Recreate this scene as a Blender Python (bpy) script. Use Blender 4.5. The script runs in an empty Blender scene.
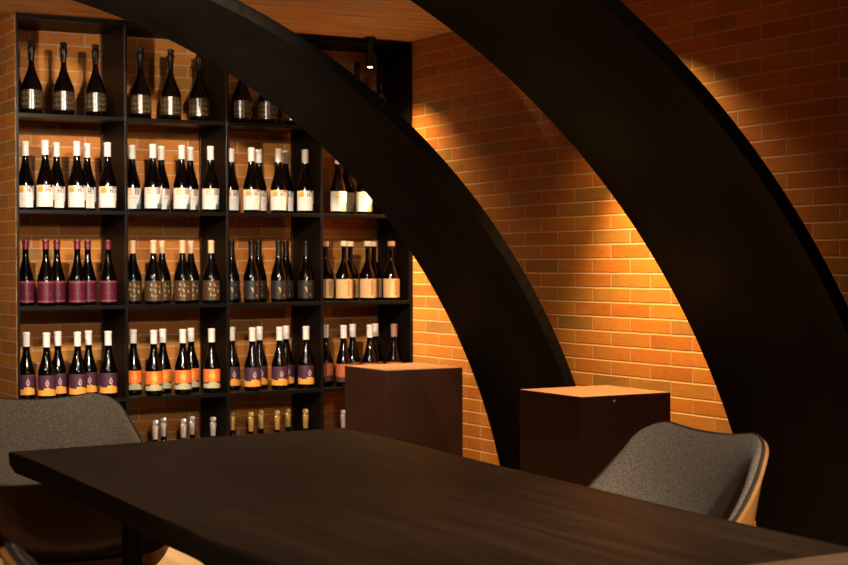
import bpy, bmesh, math, random
from mathutils import Vector, Matrix
random.seed(7)
SC = bpy.context.scene
COL = SC.collection
PI = math.pi
FLOOR, CEIL = -1.25, 1.075          # camera height is z = 0
XW, YB, YR = 3.686, 7.03, 6.66      # brick wall on the right, brick wall at the back, rack front

# ------------------------------------------------------------------ helpers
def link(name, me, parent=None, loc=None):
    o = bpy.data.objects.new(name, me)
    COL.objects.link(o)
    if parent: o.parent = parent
    if loc: o.location = loc
    return o
def empty(name, loc=(0, 0, 0), rz=0):
    o = link(name, None); o.location = loc; o.rotation_euler.z = rz
    o.empty_display_size = .1
    return o
def tag(o, label, cat, group=None):
    o['label'] = label; o['category'] = cat
    if group: o['group'] = group
    return o
def build(name, bm, mats, parent=None, smooth=False, kind=None, label=None, loc=None, angle=35):
    bmesh.ops.recalc_face_normals(bm, faces=bm.faces[:])
    me = bpy.data.meshes.new(name); bm.to_mesh(me); bm.free()
    for m in (mats if isinstance(mats, (list, tuple)) else [mats]): me.materials.append(m)
    if smooth:
        me.polygons.foreach_set('use_smooth', [True] * len(me.polygons))
        me.set_sharp_from_angle(angle=math.radians(angle))
    o = link(name, me, parent, loc)
    if kind: o['kind'] = kind
    if label: o['label'] = label
    return o
def box(bm, x0, x1, y0, y1, z0, z1, bev=0):
    b = bmesh.new()
    bmesh.ops.create_cube(b, size=1)
    bmesh.ops.scale(b, vec=(x1 - x0, y1 - y0, z1 - z0), verts=b.verts)
    bmesh.ops.translate(b, vec=((x0 + x1) / 2, (y0 + y1) / 2, (z0 + z1) / 2), verts=b.verts)
    if bev: bmesh.ops.bevel(b, geom=b.edges[:], offset=bev, segments=2, affect='EDGES', profile=.5)
    me = bpy.data.meshes.new('tmp'); b.to_mesh(me); b.free(); bm.from_mesh(me); bpy.data.meshes.remove(me)
    return bm
def BOX(*a, **k): return box(bmesh.new(), *a, **k)
def lathe(bm, prof, seg=24, cx=0, cy=0):
    rings = []
    for r, z in prof:
        if r < 1e-5: rings.append([bm.verts.new((cx, cy, z))])
        else: rings.append([bm.verts.new((cx + r * math.cos(2 * PI * i / seg), cy + r * math.sin(2 * PI * i / seg), z)) for i in range(seg)])
    for a, b in zip(rings, rings[1:]):
        for i in range(seg):
            j = (i + 1) % seg
            if len(a) == 1 and len(b) == 1: continue
            if len(a) == 1: bm.faces.new((a[0], b[i], b[j]))
            elif len(b) == 1: bm.faces.new((a[i], a[j], b[0]))
            else: bm.faces.new((a[i], a[j], b[j], b[i]))
    return bm
def rod(bm, p, q, r0, r1, seg=12):
    p, q = Vector(p), Vector(q); d = (q - p).normalized()
    a = d.orthogonal().normalized(); b = d.cross(a)
    R = [[bm.verts.new(c + (a * math.cos(t) + b * math.sin(t)) * r) for t in [2 * PI * i / seg for i in range(seg)]] for c, r in ((p, r0), (q, r1))]
    for i in range(seg):
        j = (i + 1) % seg; bm.faces.new((R[0][i], R[0][j], R[1][j], R[1][i]))
    bm.faces.new(R[0][::-1]); bm.faces.new(R[1])
    return bm
def tube(bm, pts, r, closed=False, seg=8):
    pts = [Vector(p) for p in pts]; n = len(pts); rings = []; up = None
    for i in range(n):
        t = (pts[(i + 1) % n] - pts[i - 1]) if closed or 0 < i < n - 1 else (pts[min(i + 1, n - 1)] - pts[max(i - 1, 0)])
        t.normalize()
        if up is None: up = t.orthogonal().normalized()
        up = (up - t * up.dot(t)).normalized(); s = t.cross(up)
        rings.append([bm.verts.new(pts[i] + (up * math.cos(2 * PI * k / seg) + s * math.sin(2 * PI * k / seg)) * r) for k in range(seg)])
    for i in range(n if closed else n - 1):
        A, B = rings[i], rings[(i + 1) % n]
        for k in range(seg):
            l = (k + 1) % seg; bm.faces.new((A[k], A[l], B[l], B[k]))
    return bm

def curve(pts):
    def f(s):
        s = min(max(s, 0), 1)
        for i in range(len(pts) - 1):
            if pts[i][0] <= s <= pts[i + 1][0] + 1e-9:
                p0 = pts[max(i - 1, 0)]; p1 = pts[i]; p2 = pts[i + 1]; p3 = pts[min(i + 2, len(pts) - 1)]
                t = (s - p1[0]) / (p2[0] - p1[0])
                def h(k):
                    m1 = (p2[k] - p0[k]) / (p2[0] - p0[0]) * (p2[0] - p1[0]); m2 = (p3[k] - p1[k]) / (p3[0] - p1[0]) * (p2[0] - p1[0])
                    return (2*t**3 - 3*t*t + 1) * p1[k] + (t**3 - 2*t*t + t) * m1 + (-2*t**3 + 3*t*t) * p2[k] + (t**3 - t*t) * m2
                return [h(k) for k in range(1, len(p1))]
    return f

# ------------------------------------------------------------------ materials
def new_mat(name):
    m = bpy.data.materials.new(name); m.use_nodes = True
    nt = m.node_tree; b = nt.nodes['Principled BSDF']
    return m, nt, b
def flat(name, col, rough=.5, metal=0, spec=.5, var=.12, scale=30, stretch=(1, 1, 1), bump=0, emit=None):
    """colour with a little procedural variation"""
    m, nt, b = new_mat(name); N, L = nt.nodes, nt.links
    tc = N.new('ShaderNodeTexCoord'); mp = N.new('ShaderNodeMapping'); mp.inputs['Scale'].default_value = stretch
    nz = N.new('ShaderNodeTexNoise'); nz.inputs['Scale'].default_value = scale; nz.inputs['Detail'].default_value = 6
    L.new(tc.outputs['Object'], mp.inputs['Vector']); L.new(mp.outputs['Vector'], nz.inputs['Vector'])
    mx = N.new('ShaderNodeMix'); mx.data_type = 'RGBA'
    mx.inputs[6].default_value = [c * (1 - var) for c in col] + [1]
    mx.inputs[7].default_value = [min(1, c * (1 + var)) for c in col] + [1]
    L.new(nz.outputs['Fac'], mx.inputs[0]); L.new(mx.outputs[2], b.inputs['Base Color'])
    b.inputs['Roughness'].default_value = rough; b.inputs['Metallic'].default_value = metal
    b.inputs['Specular IOR Level'].default_value = spec
    if bump:
        bp = N.new('ShaderNodeBump'); bp.inputs['Strength'].default_value = bump; bp.inputs['Distance'].default_value = .002
        L.new(nz.outputs['Fac'], bp.inputs['Height']); L.new(bp.outputs['Normal'], b.inputs['Normal'])
    if emit:
        b.inputs['Emission Color'].default_value = (*emit[:3], 1); b.inputs['Emission Strength'].default_value = emit[3]
    return m
def ramp(nt, stops, interp='LINEAR'):
    r = nt.nodes.new('ShaderNodeValToRGB'); r.color_ramp.interpolation = interp
    e = r.color_ramp.elements
    while len(e) < len(stops): e.new(.5)
    for el, (p, c) in zip(e, stops): el.position = p; el.color = (*c, 1)
    return r
def wood(name, cols, axis, scale, rough=.45, grain=1.0, spec=.4, bump=.15):
    """streaky grain running along one axis"""
    m, nt, b = new_mat(name); N, L = nt.nodes, nt.links
    tc = N.new('ShaderNodeTexCoord'); mp = N.new('ShaderNodeMapping')
    s = [scale] * 3; s[axis] = scale * .06; mp.inputs['Scale'].default_value = s
    L.new(tc.outputs['Object'], mp.inputs['Vector'])
    n1 = N.new('ShaderNodeTexNoise'); n1.inputs['Scale'].default_value = 1.0; n1.inputs['Detail'].default_value = 8; n1.inputs['Roughness'].default_value = .65; n1.inputs['Distortion'].default_value = .6 * grain
    L.new(mp.outputs['Vector'], n1.inputs['Vector'])
    r = ramp(nt, [(.30, cols[0]), (.5, cols[1]), (.72, cols[2])]); L.new(n1.outputs['Fac'], r.inputs[0])
    L.new(r.outputs[0], b.inputs['Base Color'])
    b.inputs['Roughness'].default_value = rough; b.inputs['Specular IOR Level'].default_value = spec
    bp = N.new('ShaderNodeBump'); bp.inputs['Strength'].default_value = bump; bp.inputs['Distance'].default_value = .002
    L.new(n1.outputs['Fac'], bp.inputs['Height']); L.new(bp.outputs['Normal'], b.inputs['Normal'])
    return m
BL, BH, BM = .2497, .05765, .0034    # brick length, course height, half joint
def brick(name, axis, u0, v0, seed=0):
    m, nt, b = new_mat(name); N, L = nt.nodes, nt.links
    def M(op, a, c=None, d=None):
        n = N.new('ShaderNodeMath'); n.operation = op
        for i, v in enumerate((a, c, d)):
            if v is None: continue
            if isinstance(v, (int, float)): n.inputs[i].default_value = v
            else: L.new(v, n.inputs[i])
        return n.outputs[0]
    tc = N.new('ShaderNodeTexCoord'); sp = N.new('ShaderNodeSeparateXYZ'); L.new(tc.outputs['Object'], sp.inputs[0])
    wob = N.new('ShaderNodeTexNoise'); wob.inputs['Scale'].default_value = 9; L.new(tc.outputs['Object'], wob.inputs['Vector'])
    w = M('MULTIPLY', M('SUBTRACT', wob.outputs['Fac'], .5), .003)
    v = M('DIVIDE', M('ADD', M('SUBTRACT', sp.outputs['Z'], v0), w), BH)
    row = M('FLOOR', v); fv = M('FRACT', v)
    par = M('FLOORED_MODULO', row, 2)
    u = M('ADD', M('DIVIDE', M('ADD', M('SUBTRACT', sp.outputs[axis], u0), w), BL), M('MULTIPLY', par, .5))
    colm = M('FLOOR', u); fu = M('FRACT', u)
    du = M('MULTIPLY', M('MINIMUM', fu, M('SUBTRACT', 1, fu)), BL)
    dv = M('MULTIPLY', M('MINIMUM', fv, M('SUBTRACT', 1, fv)), BH)
    dd = M('MINIMUM', du, dv)
    mr = N.new('ShaderNodeMapRange'); mr.interpolation_type = 'SMOOTHSTEP'
    mr.inputs['From Min'].default_value = BM * .55; mr.inputs['From Max'].default_value = BM * 1.35
    L.new(dd, mr.inputs['Value'])
    cv = N.new('ShaderNodeCombineXYZ'); L.new(colm, cv.inputs[0]); L.new(row, cv.inputs[1]); cv.inputs[2].default_value = seed
    wn = N.new('ShaderNodeTexWhiteNoise'); L.new(cv.outputs[0], wn.inputs['Vector'])
    # slow change of tone along each single brick
    ln = N.new('ShaderNodeTexNoise'); ln.inputs['Scale'].default_value = 1; ln.inputs['Detail'].default_value = 3
    cv2 = N.new('ShaderNodeCombineXYZ'); L.new(M('ADD', M('MULTIPLY', u, 1.4), M('MULTIPLY', wn.outputs['Value'], 40)), cv2.inputs[0]); L.new(M('MULTIPLY', v, .7), cv2.inputs[1]); L.new(M('MULTIPLY', row, 7.3), cv2.inputs[2])
    L.new(cv2.outputs[0], ln.inputs['Vector'])
    t = M('ADD', M('MULTIPLY', wn.outputs['Value'], .72), M('MULTIPLY', ln.outputs['Fac'], .34))
    r = ramp(nt, [(.08, (.27, .082, .016)), (.30, (.42, .145, .022)), (.48, (.47, .185, .028)), (.62, (.44, .140, .020)), (.76, (.38, .170, .030)), (.90, (.27, .135, .032)), (1.0, (.31, .10, .018))])
    L.new(t, r.inputs[0])
    fn = N.new('ShaderNodeTexNoise'); fn.inputs['Scale'].default_value = 160; fn.inputs['Detail'].default_value = 5
    mp = N.new('ShaderNodeMapping'); st = [1, 1, 1]; st['XYZ'.index(axis)] = .18; mp.inputs['Scale'].default_value = st
    L.new(tc.outputs['Object'], mp.inputs['Vector']); L.new(mp.outputs['Vector'], fn.inputs['Vector'])
    sc = M('ADD', M('MULTIPLY', fn.outputs['Fac'], .5), .75)
    mul = N.new('ShaderNodeVectorMath'); mul.operation = 'SCALE'; L.new(r.outputs[0], mul.inputs[0]); L.new(sc, mul.inputs['Scale'])
    mx = N.new('ShaderNodeMix'); mx.data_type = 'RGBA'; L.new(mr.outputs[0], mx.inputs[0])
    mx.inputs[6].default_value = (.52, .31, .18, 1); L.new(mul.outputs[0], mx.inputs[7])
    L.new(mx.outputs[2], b.inputs['Base Color'])
    b.inputs['Roughness'].default_value = .62; b.inputs['Specular IOR Level'].default_value = .3
    h = M('ADD', mr.outputs[0], M('MULTIPLY', fn.outputs['Fac'], .12))
    bp = N.new('ShaderNodeBump'); bp.inputs['Strength'].default_value = .6; bp.inputs['Distance'].default_value = .003
    L.new(h, bp.inputs['Height']); L.new(bp.outputs['Normal'], b.inputs['Normal'])
    return m
def fabric(name):
    m, nt, b = new_mat(name); N, L = nt.nodes, nt.links
    tc = N.new('ShaderNodeTexCoord')
    n1 = N.new('ShaderNodeTexNoise'); n1.inputs['Scale'].default_value = 260; n1.inputs['Detail'].default_value = 4; n1.inputs['Roughness'].default_value = .7
    L.new(tc.outputs['Object'], n1.inputs['Vector'])
    r = ramp(nt, [(.34, (.11, .088, .070)), (.52, (.22, .182, .150)), (.68, (.36, .305, .255))]); L.new(n1.outputs['Fac'], r.inputs[0])
    L.new(r.outputs[0], b.inputs['Base Color']); b.inputs['Roughness'].default_value = .95; b.inputs['Specular IOR Level'].default_value = .1
    b.inputs['Sheen Weight'].default_value = .15
    bp = N.new('ShaderNodeBump'); bp.inputs['Strength'].default_value = .5; bp.inputs['Distance'].default_value = .0015
    L.new(n1.outputs['Fac'], bp.inputs['Height']); L.new(bp.outputs['Normal'], b.inputs['Normal'])
    return m
def steel_streaks(name, base, r0, r1):
    """blackened plate with brushed streaks that run across the plate"""
    m, nt, b = new_mat(name); N, L = nt.nodes, nt.links
    tc = N.new('ShaderNodeTexCoord'); mp = N.new('ShaderNodeMapping'); mp.inputs['Scale'].default_value = (34, 3.0, 34)
    L.new(tc.outputs['Object'], mp.inputs['Vector'])
    n = N.new('ShaderNodeTexNoise'); n.inputs['Scale'].default_value = 1; n.inputs['Detail'].default_value = 7; L.new(mp.outputs[0], n.inputs['Vector'])
    n2 = N.new('ShaderNodeTexNoise'); n2.inputs['Scale'].default_value = 2.2; n2.inputs['Detail'].default_value = 3; L.new(tc.outputs['Object'], n2.inputs['Vector'])
    r = ramp(nt, [(.3, tuple(c * .6 for c in base)), (.7, tuple(c * 1.5 for c in base))]); L.new(n.outputs['Fac'], r.inputs[0]); L.new(r.outputs[0], b.inputs['Base Color'])
    mr = N.new('ShaderNodeMapRange'); mr.inputs['From Min'].default_value = .3; mr.inputs['From Max'].default_value = .7
    mr.inputs['To Min'].default_value = r0; mr.inputs['To Max'].default_value = r1
    L.new(n2.outputs['Fac'], mr.inputs['Value']); L.new(mr.outputs[0], b.inputs['Roughness'])
    b.inputs['Metallic'].default_value = .0; b.inputs['Specular IOR Level'].default_value = .045
    bp = N.new('ShaderNodeBump'); bp.inputs['Strength'].default_value = .25; bp.inputs['Distance'].default_value = .002
    L.new(n.outputs['Fac'], bp.inputs['Height']); L.new(bp.outputs['Normal'], b.inputs['Normal'])
    return m

M_BR = brick('brick_side', 'Y', 5.29, .0175, 1)
M_BB = brick('brick_back', 'X', 1.80, .0175, 5)
M_CEIL = wood('ceiling_boards', [(.28, .145, .060), (.62, .375, .18), (.82, .55, .30)], 0, 34, rough=.55)
M_FLOOR = wood('floor_boards', [(.42, .30, .18), (.52, .38, .24), (.60, .45, .29)], 1, 14, rough=.4)
M_ARCH = steel_streaks('arch_steel', (.0022, .0017, .0013), .45, .65)
M_RACK = flat('rack_steel', (.0030, .0027, .0026), rough=.35, spec=.22, scale=12)
M_PANEL = flat('rack_panel', (.0042, .0030, .0024), rough=.5, spec=.10, scale=9, var=.25)
M_TABLE = wood('table_top', [(.017, .010, .0065), (.031, .019, .012), (.056, .036, .024)], 1, 22, rough=.5, spec=.22, bump=.5)
M_TEND = wood('table_edge', [(.020, .012, .008), (.034, .021, .014), (.050, .032, .022)], 2, 30, rough=.65, spec=.3, bump=.4)
M_TCUT = wood('table_cut', [(.16, .085, .055), (.22, .125, .08), (.30, .18, .12)], 0, 40, rough=.7, spec=.2, bump=.4)
M_PED = flat('pedestal_body', (.030, .0118, .0070), rough=.55, var=.3, scale=5, stretch=(1, 1, 2.5), spec=.12)
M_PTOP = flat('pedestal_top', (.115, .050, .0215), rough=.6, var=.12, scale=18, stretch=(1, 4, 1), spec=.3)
M_FAB = fabric('chair_fabric')
M_PIPE = flat('chair_piping', (.035, .028, .026), rough=.8, var=.2, scale=90)
M_PLY = wood('chair_ply', [(.40, .17, .045), (.50, .23, .065), (.58, .29, .09)], 2, 24, rough=.38)
M_LEG = flat('chair_leg', (.015, .012, .011), rough=.45)
M_LAMP = flat('lamp_black', (.012, .012, .013), rough=.4)
M_GLOW = flat('lamp_lens', (.9, .85, .75), rough=.3, emit=(1, .86, .68, 9))
M_GLASS = flat('dark_glass', (.0012, .0008, .0009), rough=.07, spec=.36)
def lab(name, c, rough=.6, **k): return flat(name, c, rough=rough, var=.05, scale=60, **k)
M = dict(white=lab('cap_white', (.78, .76, .74), .45), blackfoil=lab('cap_black', (.005, .004, .004), .42, spec=.25), wine=lab('cap_wine', (.13, .008, .02), .4),
         tan=lab('cap_tan', (.72, .50, .30), .45), brown=lab('cap_brown', (.36, .20, .13), .5), cork=lab('stopper_wood', (.74, .56, .40), .6),
         silver=lab('foil_silver', (.75, .75, .78), .28, metal=.75), gold=lab('foil_gold', (.75, .52, .20), .28, metal=.75),
         l_white=lab('lab_white', (.80, .77, .74)), l_orange=lab('lab_orange', (.80, .34, .05)), l_yellow=lab('lab_yellow', (.85, .55, .14)), l_ink=lab('lab_ink', (.05, .03, .05)),
         l_blue=lab('lab_blue', (.30, .38, .48)), l_teal=lab('lab_teal', (.06, .16, .17)), l_grey=lab('lab_grey', (.56, .54, .55)),
         l_wine=lab('lab_wine', (.085, .008, .024), .34), l_winelt=lab('lab_winelt', (.20, .045, .07), .36), l_brown=lab('lab_brown', (.062, .034, .018), .38), l_gold=lab('lab_gold', (.55, .36, .15), .35),
         l_black=lab('lab_black', (.022, .018, .018), .35), l_bronze=lab('lab_bronze', (.13, .080, .032), .27), l_dark=lab('lab_dark', (.022, .017, .012), .24), l_kraft=lab('lab_kraft', (.66, .42, .19)),
         l_purple=lab('lab_purple', (.060, .015, .045)), l_flame=lab('lab_flame', (.92, .36, .055)), l_pink=lab('lab_pink', (.62, .40, .42)),
         l_red=lab('lab_red', (.85, .17, .03)), l_sage=lab('lab_sage', (.46, .47, .27)), l_rust=lab('lab_rust', (.42, .10, .035)))

# ------------------------------------------------------------------ the setting
build('floor', BOX(-4, XW + .15, -3, 8.6, FLOOR - .06, FLOOR), M_FLOOR, kind='structure')
build('ceiling', BOX(-4, XW + .15, -3, 8.6, CEIL, CEIL + .08), M_CEIL, kind='structure')
build('wall_right', BOX(XW, XW + .15, -3, YB + .15, FLOOR, CEIL), M_BR, kind='structure')
build('wall_back', BOX(1.7602, XW, YB, 8.4, FLOOR, CEIL), M_BB, kind='structure')
build('wall_left', BOX(1.7590, 1.7602, YR + .004, 8.4, FLOOR, CEIL), M_BR, kind='structure')
build('wall_rear', BOX(-4, 1.759, 8.4, 8.55, FLOOR, CEIL), M_BB, kind='structure')

# ------------------------------------------------------------------ the two black arches
def arch(name, xc, zc, R, y0, y1, th, label):
    bm = bmesh.new(); n = 120; rows = []
    a0 = math.asin((FLOOR - zc) / R)
    for i in range(n + 1):
        a = a0 + (PI - 2 * a0) * i / n
        ci, si = math.cos(a), math.sin(a)
        r = []
        for rad, y in ((R, y0), (R, y1), (R + th, y1), (R + th, y0)):
            z = zc + rad * si
            if i in (0, n): z = FLOOR
            r.append(bm.verts.new((xc + rad * ci, y, min(z, CEIL - .003))))
        rows.append(r)
    for A, B in zip(rows, rows[1:]):
        for k in range(4):
            l = (k + 1) % 4; bm.faces.new((A[k], A[l], B[l], B[k]))
    bm.faces.new(rows[0]); bm.faces.new(rows[-1][::-1])
    o = build(name, bm, M_ARCH, smooth=True, angle=40)
    return tag(o, label, 'arch', None)
arch('steel_arch', 1.15, -1.45, 2.491, 5.004, 5.692, .043, 'wide black arched band in front of the wine rack, foot behind the nearer pedestal')
arch('steel_arch', 1.05, -1.529, 2.591, 3.340, 4.050, .043, 'nearer wide black arched band rising behind the grey chair at right')

# ------------------------------------------------------------------ wine rack
PX = [1.767, 2.246, 2.724, 3.198, 3.676]
ST = [.648, .236, -.178, -.586, -1.0]          # upper faces of the five shelves
rack = tag(empty('wine_rack', (PX[0], YR, FLOOR)), 'tall black steel wine rack of open bays against the back brick wall', 'wine rack')
RO = Vector(rack.location)
def rbuild(name, bm, mat, **k):
    bmesh.ops.translate(bm, vec=-RO, verts=bm.verts)
    return build(name, bm, mat, rack, **k)
RT = 1.068
for x in PX:
    rbuild('post', BOX(x - .0065, x + .0065, YR, YR + .018, FLOOR, RT, bev=.002), M_RACK)
    rbuild('post', BOX(x - .0065, x + .0065, YR + .322, YR + .34, FLOOR, RT, bev=.002), M_RACK)
for i, x in enumerate(PX):
    rbuild('divider_panel', BOX(x - .004, x + .004, YR + .018, YR + .322, -1.02, RT - .02), M_PANEL)
for a, b in zip(PX, PX[1:]):
    rbuild('top_rail', BOX(a + .0065, b - .0065, YR, YR + .018, RT - .018, RT), M_RACK)
    for z in ST:
        bm = BOX(a + .0065, b - .0065, YR + .004, YR + .338, z - .008, z)
        box(bm, a + .0065, b - .0065, YR, YR + .004, z - .017, z, bev=.001)
        rbuild('shelf', bm, M_RACK)
rbuild('top_panel', BOX(PX[0] + .0065, PX[-1] - .0065, YR + .018, YR + .338, RT - .012, RT), M_PANEL)

# ------------------------------------------------------------------ bottles
def bottle_profile(h, r, neck, sh0, sh1, lip=True):
    """h height, r body radius, neck radius, shoulder starts at sh0 and meets the neck at sh1"""
    p = [(0, .004), (r * .55, .004), (r * .86, 0), (r * .97, .004), (r, .012)]
    p += [(r, sh0 * f) for f in (.3, .6, 1)]
    for k in range(1, 9):
        t = k / 8; e = .5 - .5 * math.cos(PI * t) if False else t * t * (3 - 2 * t) * .55 + .45 * (1 - (1 - t) ** 2) if True else t
        p.append((r + (neck - r) * e, sh0 + (sh1 - sh0) * t))
    p.append((neck * .96, h - .012))
    p += [(neck * 1.06, h - .012), (neck * 1.06, h - .004), (neck * .9, h), (0, h)]
    return p
def radius_at(p, z):
    for (r0, z0), (r1, z1) in zip(p[4:], p[5:]):
        if z0 <= z <= z1 and z1 > z0: return r0 + (r1 - r0) * (z - z0) / (z1 - z0)
    return p[-2][0]
def capsule_bm(p, z0, h, grow=.0012, lip=True):
    bm = bmesh.new(); q = []
    n = 8
    for k in range(n + 1):
        z = z0 + (h - .003 - z0) * k / n
        q.append((radius_at(p, min(z, h - .014)) + grow, z))
    q[-1] = (q[-1][0], h - .015); R = p[-2][0] / .9 * 1.06 + .001
    q += [(R, h - .0135), (R, h - .002), (R * .93, h + .001), (0, h + .001)]
    q = [(q[0][0] - .0015, z0)] + q
    return lathe(bm, q, 20)
def band(r, z0, z1, names, fn, half=1.95, nu=44, nv=22, edge=.0006, off=0):
    """paper label wrapped round the body; fn(u, v) picks the ink, u -1..1 from left to right as seen from the room"""
    bm = bmesh.new(); g = []
    for j in range(nv + 1):
        g.append([bm.verts.new((math.sin(half * (2 * i / nu - 1) + off) * r, -math.cos(half * (2 * i / nu - 1) + off) * r, z0 + (z1 - z0) * j / nv)) for i in range(nu + 1)])
    for j in range(nv):
        for i in range(nu):
            f = bm.faces.new((g[j][i], g[j][i + 1], g[j + 1][i + 1], g[j + 1][i]))
            f.material_index = names.index(fn(half * (2 * (i + .5) / nu - 1), (j + .5) / nv))
    return bm
def drop(r, zc, w, h, off=0):
    """flame-shaped emblem lying on the label"""
    bm = bmesh.new()
    def ring(s):
        pts = []
        for k in range(16):
            a = 2 * PI * k / 16
            x = math.sin(a) * w * s * (1 if math.cos(a) < 0 else (1 - math.cos(a) * .9)); z = math.cos(a) * h * s
            pts.append(bm.verts.new((math.sin(x / r + off) * r, -math.cos(x / r + off) * r, zc + z)))
        return pts
    A, B = ring(1), ring(.55)
    for k in range(16):
        l = (k + 1) % 16; bm.faces.new((A[k], A[l], B[l], B[k]))
    c = bm.verts.new((math.sin(off) * r, -math.cos(off) * r, zc - h * .15))
    D = ring(.22)
    for k in range(16): bm.faces.new((D[k], D[(k + 1) % 16], c))
    return bm
KEEP = []
def make_bottle(name, h, r, neck, sh0, sh1, cap, cap_z, lz0, lz1, names, fn, foil=False, emblem=None, stopper=False, half=1.95):
    t = empty(name)
    p = bottle_profile(h, r, neck, sh0, sh1)
    build('glass_body', lathe(bmesh.new(), p, 28), M_GLASS, t, smooth=True, angle=50)
    if stopper:
        bm = lathe(bmesh.new(), [(0, h), (.0165, h), (.0175, h + .003), (.0175, h + .021), (.0155, h + .024), (0, h + .024)], 20)
        build('stopper', bm, M[cap], t, smooth=True)
    elif foil:
        # crumpled foil over a wired sparkling-wine cork
        q = [(radius_at(p, cap_z) + .0008, cap_z), (radius_at(p, cap_z + .02) + .0014, cap_z + .02), (neck + .002, h - .05), (neck + .0016, h - .034), (neck + .0036, h - .026), (neck + .0042, h - .018), (neck + .0002, h - .011), (neck + .0036, h + .002), (neck + .002, h + .009), (neck * .5, h + .012), (0, h + .0125)]
        bm = lathe(bmesh.new(), q, 24)
        rnd = random.Random(3)
        for v in bm.verts:
            if v.co.z > h - .06: v.co.x *= 1 + rnd.uniform(-.16, .16); v.co.y *= 1 + rnd.uniform(-.16, .16)
        build('foil', bm, M[cap], t, smooth=True)
    else:
        build('capsule', capsule_bm(p, cap_z, h), M[cap], t, smooth=True, angle=50)
    if names:
        l = build('label', band(r + .0007, lz0, lz1, names, fn, half), [M[n] for n in names], t, smooth=True)
        if emblem:
            zc = lz0 + (lz1 - lz0) * emblem[0]
            build('emblem', drop(r + .0016, zc, emblem[1], emblem[2], emblem[4]), M[emblem[3]], l)
    return t
def script(u, v, seed, dens=.5, fu=9, fv=9):
    a = math.sin(u * fu + seed * 3.1) + math.sin(u * fu * 1.9 + v * fv * 1.3 + seed) + math.sin(v * fv * 2 + u * 3 + seed * 2)
    return a > 2.1 * (1 - dens) + .2
def L_dots(u, v):
    return 'l_bronze' if (math.sin(u * 26) * math.sin(v * 22 + (1.5 if int(u * 8) % 2 else 0)) > .35 and .08 < v < .92) else 'l_dark'
def L_art(u, v):          # cream label, orange block at upper left, dark lettering at upper right, small dark block low at right
    if v > .66 and -.95 < u < -.25: return 'l_orange' if v < .93 else 'l_yellow'
    if v > .66 and .10 < u < .95:
        s = (u - .10) / .85
        if s < .12 or .26 < s < .36 or (.12 < s < .30 and .76 < v < .84): return 'l_ink'
        if .50 < s < .60 or .78 < s < .90 or (v > .90 and .5 < s < .9): return 'l_ink'
        return 'l_white'
    if v < .34 and u > .95: return 'l_ink'
    if .50 < v < .55 and -.8 < u < .8 and int(u * 22) % 3: return 'l_grey'
    if .36 < v < .40 and -.6 < u < .5 and int(u * 22 + 1) % 3: return 'l_grey'
    return 'l_white'
def L_art_blue(u, v):
    if v > .68 and -.8 < u < -.1: return 'l_yellow' if (u + v * 2) % .3 < .14 else 'l_grey' if v > .9 else 'l_orange' if int((u + 2) * 9) % 3 == 0 else 'l_white'
    if v > .70 and .25 < u < .9: return 'l_brown' if int(u * 12) % 2 else 'l_white'
    if u > .45 and v < .16 + (u - .45) * .75: return 'l_teal' if v < .22 else 'l_blue'
    if .50 < v < .54 and -.7 < u < .6: return 'l_grey'
    return 'l_white'
def L_art_gold(u, v):
    if v > .62 and -.8 < u < .0: return 'l_yellow' if int((v - .6) * 12) % 2 else 'l_white'
    if u > .15 and v < .05 + (u - .15) * .5: return 'l_yellow' if u < .7 else 'l_teal'
    if .48 < v < .52 and -.7 < u < .6: return 'l_grey'
    return 'l_white'
def L_wine(u, v):
    if v < .07 or v > .93: return 'l_winelt'
    if .28 < v < .46 and -.7 < u < .5 and script(u, v, 1, .55, 16, 6): return 'l_winelt'
    if .6 < v < .74 and -.3 < u < .35 and script(u, v, 2, .5, 20, 6): return 'l_winelt'
    return 'l_wine'
def L_brown(u, v):
    if (u / .75) ** 2 + ((v - .5) / .45) ** 2 < 1 and script(u, v, 4, .5, 13, 12): return 'l_gold'
    return 'l_brown'
def L_black(u, v):
    if .12 < v < .85 and abs(u - .25 * math.sin(v * 9)) < .14 and script(u, v, 5, .7, 10, 10): return 'l_gold'
    if abs(u) < 1.1 and .1 < v < .9 and script(u, v, 6, .32, 12, 10): return 'l_dark'
    return 'l_black'
def L_kraft(u, v):
    if .12 < u < .46 and .08 < v < .92 and math.sin(v * 46 + math.sin(u * 30) * 2) > -.25: return 'l_ink'
    if .54 < u < .62 and .2 < v < .8 and int(v * 30) % 2: return 'l_brown'
    if .30 < v < .36 and -1.0 < u < -.05 and int(u * 20) % 3: return 'l_gold'
    return 'l_kraft'
def L_purple(u, v):
    e = .31 + .035 * math.sin(u * 3.2 + .4)
    if v < e: return 'l_flame'
    if v < e + .05 and abs(u) < .25: return 'l_yellow'
    return 'l_purple'
def L_red(u, v):
    e = .26 + .055 * math.sin(u * 2.6 + 1.2)
    if v < e: return 'l_sage'
    if v < e + .10 and (u < -.45 or u > .55): return 'l_ink'
    return 'l_red' if (u * 1.3) ** 2 + ((v - .66) * 1.4) ** 2 > .20 or script(u, v, 3, .2) else 'l_flame'
def L_rust(u, v):
    return 'l_brown' if v < .3 + .05 * math.sin(u * 3) else 'l_rust'

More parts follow.
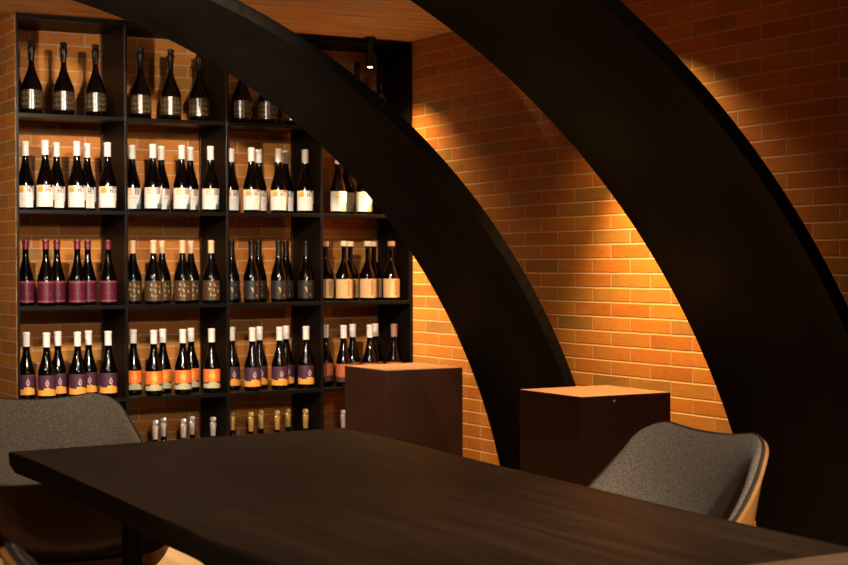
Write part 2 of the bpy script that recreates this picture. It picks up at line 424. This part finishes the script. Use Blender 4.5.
P_SPARK = make_bottle('sparkling_wine_bottle', .309, .0465, .0118, .115, .225, 'blackfoil', .232, .022, .104, ['l_dark', 'l_bronze'], L_dots, foil=True)
P_ART = make_bottle('wine_bottle', .301, .0375, .0145, .122, .232, 'white', .239, .014, .107, ['l_white', 'l_orange', 'l_yellow', 'l_ink', 'l_grey'], L_art)
P_ARTB = make_bottle('wine_bottle', .301, .0375, .0145, .122, .232, 'white', .239, .014, .107, ['l_white', 'l_orange', 'l_yellow', 'l_brown', 'l_grey', 'l_blue', 'l_teal'], L_art_blue)
P_ARTG = make_bottle('wine_bottle', .301, .0375, .0145, .122, .232, 'white', .239, .014, .107, ['l_white', 'l_yellow', 'l_teal', 'l_grey'], L_art_gold)
P_WINE = make_bottle('wine_bottle', .285, .0372, .0135, .112, .225, 'wine', .245, .014, .106, ['l_wine', 'l_winelt'], L_wine)
P_BRN = make_bottle('wine_bottle', .285, .0395, .0130, .120, .228, 'tan', .228, .014, .104, ['l_brown', 'l_gold'], L_brown)
P_BLK = make_bottle('wine_bottle', .285, .0385, .0140, .118, .228, 'blackfoil', .215, .016, .100, ['l_black', 'l_gold', 'l_dark'], L_black)
P_KRF = make_bottle('wine_bottle', .262, .0395, .0125, .125, .205, 'cork', .2, .014, .104, ['l_kraft', 'l_ink', 'l_gold', 'l_brown'], L_kraft, stopper=True)
P_PUR = make_bottle('wine_bottle', .291, .0378, .0145, .116, .222, 'white', .229, .020, .108, ['l_purple', 'l_flame', 'l_yellow'], L_purple, emblem=(.62, .0082, .016, 'l_pink', .12))
P_RED = make_bottle('wine_bottle', .291, .0378, .0145, .116, .222, 'white', .230, .022, .108, ['l_red', 'l_sage', 'l_ink', 'l_flame'], L_red, emblem=(.66, .007, .013, 'l_yellow', .1))
P_RST = make_bottle('wine_bottle', .291, .0378, .0145, .116, .222, 'white', .230, .022, .108, ['l_rust', 'l_brown'], L_rust)
P_RSTT = make_bottle('wine_bottle', .291, .0378, .0145, .116, .222, 'brown', .230, .022, .108, ['l_rust', 'l_brown'], L_rust)
P_SIL = make_bottle('sparkling_wine_bottle', .290, .0455, .0105, .110, .215, 'silver', .215, .022, .104, ['l_dark', 'l_bronze'], L_dots, foil=True)
P_GLD = make_bottle('sparkling_wine_bottle', .304, .0455, .0105, .115, .225, 'gold', .225, .022, .104, ['l_dark', 'l_bronze'], L_dots, foil=True)
USED = set()
def put(proto, loc, rz):
    if proto.name not in USED:
        USED.add(proto.name); r = proto
    else:
        r = proto.copy(); COL.objects.link(r)
        for ch in list(proto.children):
            c = ch.copy(); COL.objects.link(c); c.parent = r
            for g in list(ch.children):
                d = g.copy(); COL.objects.link(d); d.parent = c
    r.location = loc; r.rotation_euler.z = rz
    return r
FR, BK = (.139, .277, .415), (.077, .216, .354)
ROW = ['top shelf', 'second shelf', 'third shelf', 'fourth shelf', 'bottom shelf']
BAY = ['leftmost bay', 'second bay', 'third bay', 'rightmost bay']
PLAN = [  # shelf, bay, prototype, look, front spots, back spots
    (0, 0, P_SPARK, 'Tall black-foiled sparkling bottle, gold-dotted label', (.083, .225, .367), ()),
    (0, 1, P_SPARK, 'Tall black-foiled sparkling bottle, gold-dotted label', (.088, .229, .365), ()),
    (0, 2, P_SPARK, 'Tall black-foiled sparkling bottle, gold-dotted label', (.097, .226, .355), ()),
    (0, 3, P_SPARK, 'Tall black-foiled sparkling bottle', (.222, .353), ()),
    (1, 0, P_ART, 'White-capped bottle, cream and orange label', FR, BK),
    (1, 1, P_ARTB, 'White-capped bottle, cream and blue label', FR, BK),
    (1, 2, P_ART, 'White-capped bottle, cream and orange label', FR, BK),
    (1, 3, P_ARTG, 'White-capped bottle, cream and yellow label', (.114, .253, .394), (.207,)),
    (2, 0, P_WINE, 'Burgundy-capped bottle, wine-red label', FR, BK),
    (2, 1, P_BRN, 'Tan-capped bottle, brown label', FR, BK),
    (2, 2, P_BLK, 'All-black wine bottle, black label', FR, BK),
    (2, 3, P_KRF, 'Stopper-topped bottle, tan label with dark script', (.141, .270, .396), (.089, .226, .352)),
    (3, 0, P_PUR, 'White-capped bottle, purple and orange label', FR, BK),
    (3, 1, P_RED, 'White-capped bottle, orange and green label', FR, BK),
    (3, 2, P_PUR, 'White-capped bottle, purple and orange label', FR, BK),
    (3, 3, P_RST, 'White-capped bottle, rust-red label', (.139, .277), (.088, .235, .359)),
    (3, 3, P_RSTT, 'Brown-capped bottle among white caps', (.413,), ()),
    (4, 1, P_SIL, 'Silver-foiled sparkling bottle', (.145, .278, .422), (.219, .358)),
    (4, 2, P_GLD, 'Gold-foiled sparkling bottle', (.132, .265, .409), (.079, .222, .362)),
    (4, 3, P_SIL, 'Silver-foiled sparkling bottle beside the far pedestal', (.136,), ()),
]
for sh, bay, proto, look, fr, bk in PLAN:
    for spots, y, word in ((fr, 6.715, 'front'), (bk, 6.812, 'back')):
        names = {1: [''], 2: [' left', ' middle' if sh == 3 else ' right'], 3: [' left', ' middle', ' right']}[len(spots)] if spots else []
        if not bk: word = ''
        for s, nm in zip(spots, names):
            y_ = y + .005 + random.uniform(-.004, .004)
            o = put(proto, (PX[bay] + s + (-.003, .003, .003, .003)[bay], y_ + (.01 if proto is P_SPARK else 0), ST[sh] + .0008), -.22 + random.uniform(-.12, .12))
            pos = (word + nm).strip() or 'only one'
            if len(spots) == 1: pos = 'front right' if sh == 3 else 'back' if sh == 1 else ''
            txt = ', '.join(q for q in (look, pos, ROW[sh], BAY[bay]) if q)
            tag(o, txt, 'bottle', f'bottles on the {ROW[sh]}, {BAY[bay]}')

# ------------------------------------------------------------------ pedestals
def pedestal(x0, x1, y0, y1, top, label, pin=False):
    t = tag(empty('pedestal', ((x0 + x1) / 2, (y0 + y1) / 2, FLOOR)), label, 'pedestal', None)
    w, d, h = (x1 - x0) / 2, (y1 - y0) / 2, top - FLOOR
    build('body', BOX(-w, w, -d, d, 0, h - .004, bev=.003), M_PED, t)
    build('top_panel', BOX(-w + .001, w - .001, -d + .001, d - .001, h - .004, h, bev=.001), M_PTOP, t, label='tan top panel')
    if pin: build('pin', lathe(bmesh.new(), [(0, 0), (.004, 0), (.004, .003), (0, .003)], 10), M['silver'], t).matrix_local = Matrix.Translation((-.055, -d - .001, h - .02)) @ Matrix.Rotation(PI / 2, 4, 'X')
    return t
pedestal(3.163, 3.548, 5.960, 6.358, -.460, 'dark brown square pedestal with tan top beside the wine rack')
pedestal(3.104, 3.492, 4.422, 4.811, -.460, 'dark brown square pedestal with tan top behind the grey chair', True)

# ------------------------------------------------------------------ ceiling spotlights, added rack fill
def wall_beams(x, y, energy, parent=None):
    for e, size in ((energy, 74), (energy * .14, 120)):       # hot core and soft spill of the same lamp
        ld = bpy.data.lights.new('spot_beam', 'SPOT'); ld.energy = e; ld.spot_size = math.radians(size); ld.spot_blend = 1
        ld.shadow_soft_size = .012; ld.color = (1, .63, .25)
        lo = bpy.data.objects.new('spot_beam', ld); COL.objects.link(lo); lo.location = (x, y, CEIL - .150)
def spotlight(x, y, label, energy):
    t = tag(empty('ceiling_spotlight', (x, y, CEIL)), label, 'spotlight', None)
    build('ceiling_plate', lathe(bmesh.new(), [(0, 0), (.028, 0), (.028, -.012), (0, -.012)], 24), M_LAMP, t, smooth=True)
    build('cylinder', lathe(bmesh.new(), [(0, -.012), (.0155, -.012), (.0155, -.142), (.0125, -.142), (.0115, -.137), (0, -.137)], 24), M_LAMP, t, smooth=True)
    build('lens', lathe(bmesh.new(), [(0, -.138), (.0122, -.138), (.0122, -.1415), (.0105, -.1445), (0, -.1450)], 20), M_GLOW, t, smooth=True, label='glowing white lens')
    wall_beams(x, y, energy)
    return t
spotlight(3.433, 6.616, 'slim black cylinder spotlight under the ceiling in front of the wine rack', 560)
wall_beams(3.433, 4.690, 560)        # the next lamp along the wall, out of the picture
def lamp(loc, aim, energy, size=80, blend=.6, soft=.03, col=(1, .80, .58)):
    ld = bpy.data.lights.new('unseen_spot', 'SPOT'); ld.energy = energy; ld.spot_size = math.radians(size); ld.spot_blend = blend
    ld.shadow_soft_size = soft; ld.color = col
    o = bpy.data.objects.new('unseen_spot', ld); COL.objects.link(o); o.location = loc
    o.rotation_euler = (Vector(aim) - Vector(loc)).to_track_quat('-Z', 'Y').to_euler()
    return o
lamp((.45, 4.10, .93), (2.90, 6.9, .15), 310, size=56, blend=.8)
lamp((1.72, 4.30, .92), (2.45, 6.9, -.32), 290, size=66, blend=.7)
lamp((2.1, .70, 1.03), (1.70, 4.0, -.5), 260, size=62, blend=.9, soft=.05)
lamp((1.0, 1.1, .85), (2.6, 6.9, -.35), 150, size=34, blend=.9, soft=.10)  # added low fill without a known source, lifts the brick inside the rack bays
lamp((-.55, 1.35, 1.03), (.52, 2.2, -.45), 60, size=36, blend=.8, soft=.04)
lamp((1.75, .7, 1.03), (1.95, 2.1, -.5), 110, size=40, blend=.9, soft=.05)

# ------------------------------------------------------------------ table
def table():
    t = tag(empty('dining_table', (1.56, 3.05, FLOOR)), 'long dark wooden table with wavy natural edges filling the foreground', 'table')
    top, th = -.5 - FLOOR, .058
    LE = curve([(0, 1.075), (.22, 1.062), (.32, 1.046), (.36, 1.055), (.46, 1.058), (.63, 1.070), (.78, 1.081), (.91, 1.087), (1, 1.083)])
    RE = curve([(0, 1.995), (.06, 2.000), (.21, 2.010), (.38, 2.036), (.54, 2.058), (.68, 2.083), (.84, 2.112), (1, 2.128)])
    n = 60
    ring = [(LE(i / n)[0], 1.992 + (4.196 - 1.992) * i / n, 0) for i in range(n + 1)]
    ring += [(RE(i / n)[0], 1.992 + (4.288 - 1.992) * i / n, 1) for i in range(n, -1, -1)]
    bm = bmesh.new(); o = Vector(t.location)
    def loop(z, inset):
        vs = []
        for x, y, s in ring:
            vs.append(bm.verts.new((x - o.x + (inset if s == 0 else -inset), y - o.y, z)))
        return vs
    L3, L2, L1, L0 = loop(top, .004), loop(top - .005, 0), loop(top - th * .6, .003), loop(top - th, .018)
    m = len(ring)
    for A, B in ((L0, L1), (L1, L2), (L2, L3)):
        for i in range(m):
            j = (i + 1) % m; f = bm.faces.new((A[i], A[j], B[j], B[i])); f.material_index = 2 if i == m - 1 else 1
    for a in range(n):      # strips between the two long edges
        for L in (L3, L0):
            bm.faces.new((L[a], L[a + 1], L[m - 2 - a], L[m - 1 - a]))
    build('tabletop', bm, [M_TABLE, M_TEND, M_TCUT], t, smooth=True, angle=30)
    for sx in (-.235, .235):
        for sy in (-.70, .85):
            build('leg', BOX(sx - .022, sx + .022, sy - .022, sy + .022, 0, top - th - .012, bev=.004), M_LEG, t)
    for sy in (-.70, .85):
        build('crossbar', BOX(-.28, .28, sy - .03, sy + .03, top - th - .012, top - th, bev=.002), M_LEG, t)
table()

# ------------------------------------------------------------------ chairs
CEN = curve([(0, -.235, .470, .222), (.2, -.09, .455, .245), (.4, .06, .445, .258), (.55, .155, .460, .280), (.68, .215, .532, .284), (.82, .258, .672, .264), (1, .296, .850, .220)])
EDG = curve([(0, -.235, .480), (.2, -.14, .520), (.4, -.03, .580), (.55, .055, .635), (.68, .130, .695), (.82, .205, .772), (1, .285, .880)])
def shell_point(s, t):
    """s from seat front (0) to top of the back (1), t across (-1..1)"""
    at = abs(t)
    cs = s
    if s > .8: cs = s - (s - .8) / .2 * .10 * (1 - math.sqrt(1 - max(0, (at - .62) / .38) ** 2))     # rounded top corners
    if s < .2: cs = s + (.2 - s) / .2 * .10 * max(0, (at - .6) / .4) ** 2         # rounded front corners
    c, e = CEN(cs), EDG(cs)
    k = at ** 2.1
    w = c[2] * (t - .06 * t * at ** 3)
    return Vector((w, c[0] + (e[0] - c[0]) * k, c[1] + (e[1] - c[1]) * k))
def chair_meshes():
    ns, nt = 34, 30
    P = [[shell_point(i / ns, math.sin(PI / 2 * (2 * j / nt - 1)) if 0 < j < nt else (-1 if j == 0 else 1)) for j in range(nt + 1)] for i in range(ns + 1)]
    Nn = []
    for i in range(ns + 1):
        r = []
        for j in range(nt + 1):
            a = P[min(i + 1, ns)][j] - P[max(i - 1, 0)][j]; b = P[i][min(j + 1, nt)] - P[i][max(j - 1, 0)]
            r.append(b.cross(a).normalized())
        Nn.append(r)
    if Nn[5][nt // 2].z < 0: Nn = [[-n for n in r] for r in Nn]       # pointing to the sitter
    def slab(d0, d1, pad=0, bulge=0):
        bm = bmesh.new(); g = []
        for d, q in ((d0, pad), (d1, 0)):
            rows = []
            for i in range(ns + 1):
                row = []
                for j in range(nt + 1):
                    e = min(i, ns - i, j, nt - j) / 4
                    puff = q * (1 - (1 - min(e, 1)) ** 2)
                    lo = min(1, max(0, (1 - i / ns) / .35)) * (1 - abs(2 * j / nt - 1) ** 1.6) if d == d1 else 0
                    row.append(bm.verts.new(P[i][j] + Nn[i][j] * (d + puff - bulge * lo * lo * (3 - 2 * lo))))
                rows.append(row)
            g.append(rows)
        for k in (0, 1):
            for i in range(ns):
                for j in range(nt): bm.faces.new((g[k][i][j], g[k][i + 1][j], g[k][i + 1][j + 1], g[k][i][j + 1]))
        per = [(i, 0) for i in range(ns)] + [(ns, j) for j in range(nt)] + [(i, nt) for i in range(ns, 0, -1)] + [(0, j) for j in range(nt, 0, -1)]
        for a, b in zip(per, per[1:] + per[:1]):
            bm.faces.new((g[0][a[0]][a[1]], g[0][b[0]][b[1]], g[1][b[0]][b[1]], g[1][a[0]][a[1]]))
        return bm, per
    pad, per = slab(.002, -.009, .012)
    shell, _ = slab(-.0095, -.019, 0, .046)
    rim = tube(bmesh.new(), [P[i][j] - Nn[i][j] * .006 for i, j in per], .0048, closed=True)
    return pad, shell, rim
def chair(label, loc, rz):
    t = tag(empty('shell_chair', loc, rz), label, 'chair', None)
    pad, shell, rim = chair_meshes()
    build('upholstery', pad, M_FAB, t, smooth=True, angle=60)
    build('outer_shell', shell, M_PLY, t, smooth=True, angle=60, label='orange plywood outer shell')
    build('piping', rim, M_PIPE, t, smooth=True)
    build('underframe', BOX(-.15, .15, -.13, .13, .385, .405, bev=.003), M_LEG, t)
    for sx in (-1, 1):
        for sy in (-1, 1):
            build('leg', rod(bmesh.new(), (sx * .13, sy * .12, .40), (sx * .22, sy * .21, 0), .016, .011), M_LEG, t, smooth=True)
    return t
chair('grey upholstered shell chair at the far head of the table, facing the camera', (1.285, 4.310, FLOOR), 0)
chair('grey upholstered shell chair with orange wood back on the right of the table', (2.085, 2.868, FLOOR), -PI / 2)
chair('shell chair with wooden back cut off by the lower left corner', (.855, 2.02, FLOOR), PI / 2)

# ------------------------------------------------------------------ world, camera
w = bpy.data.worlds.new('world'); SC.world = w; w.use_nodes = True
w.node_tree.nodes['Background'].inputs[0].default_value = (1, .72, .46, 1)
w.node_tree.nodes['Background'].inputs[1].default_value = .018
cam = bpy.data.cameras.new('camera'); co = bpy.data.objects.new('camera', cam); COL.objects.link(co)
yaw, pit, roll = math.radians(29.36), math.radians(-.694), math.radians(-.2)
fw = Vector((math.sin(yaw) * math.cos(pit), math.cos(yaw) * math.cos(pit), math.sin(pit)))
rt = Vector((math.cos(yaw), -math.sin(yaw), 0)); up = rt.cross(fw)
r_ = rt * math.cos(roll) + up * math.sin(roll); u_ = -rt * math.sin(roll) + up * math.cos(roll)
co.matrix_world = Matrix((r_, u_, -fw)).transposed().to_4x4()
cam.sensor_width = 36; cam.lens = 36 * 1568 / 848; cam.clip_start = .05; cam.clip_end = 60
cam.dof.use_dof = True; cam.dof.focus_distance = 4.9; cam.dof.aperture_fstop = 7.0
SC.camera = co
SC.view_settings.view_transform = 'Standard'; SC.view_settings.look = 'None'
SC.view_settings.exposure = 0; SC.view_settings.gamma = 1; SC.view_settings.use_curve_mapping = False
SC.cycles.use_denoising = True
SC.cycles.sample_clamp_indirect = 4
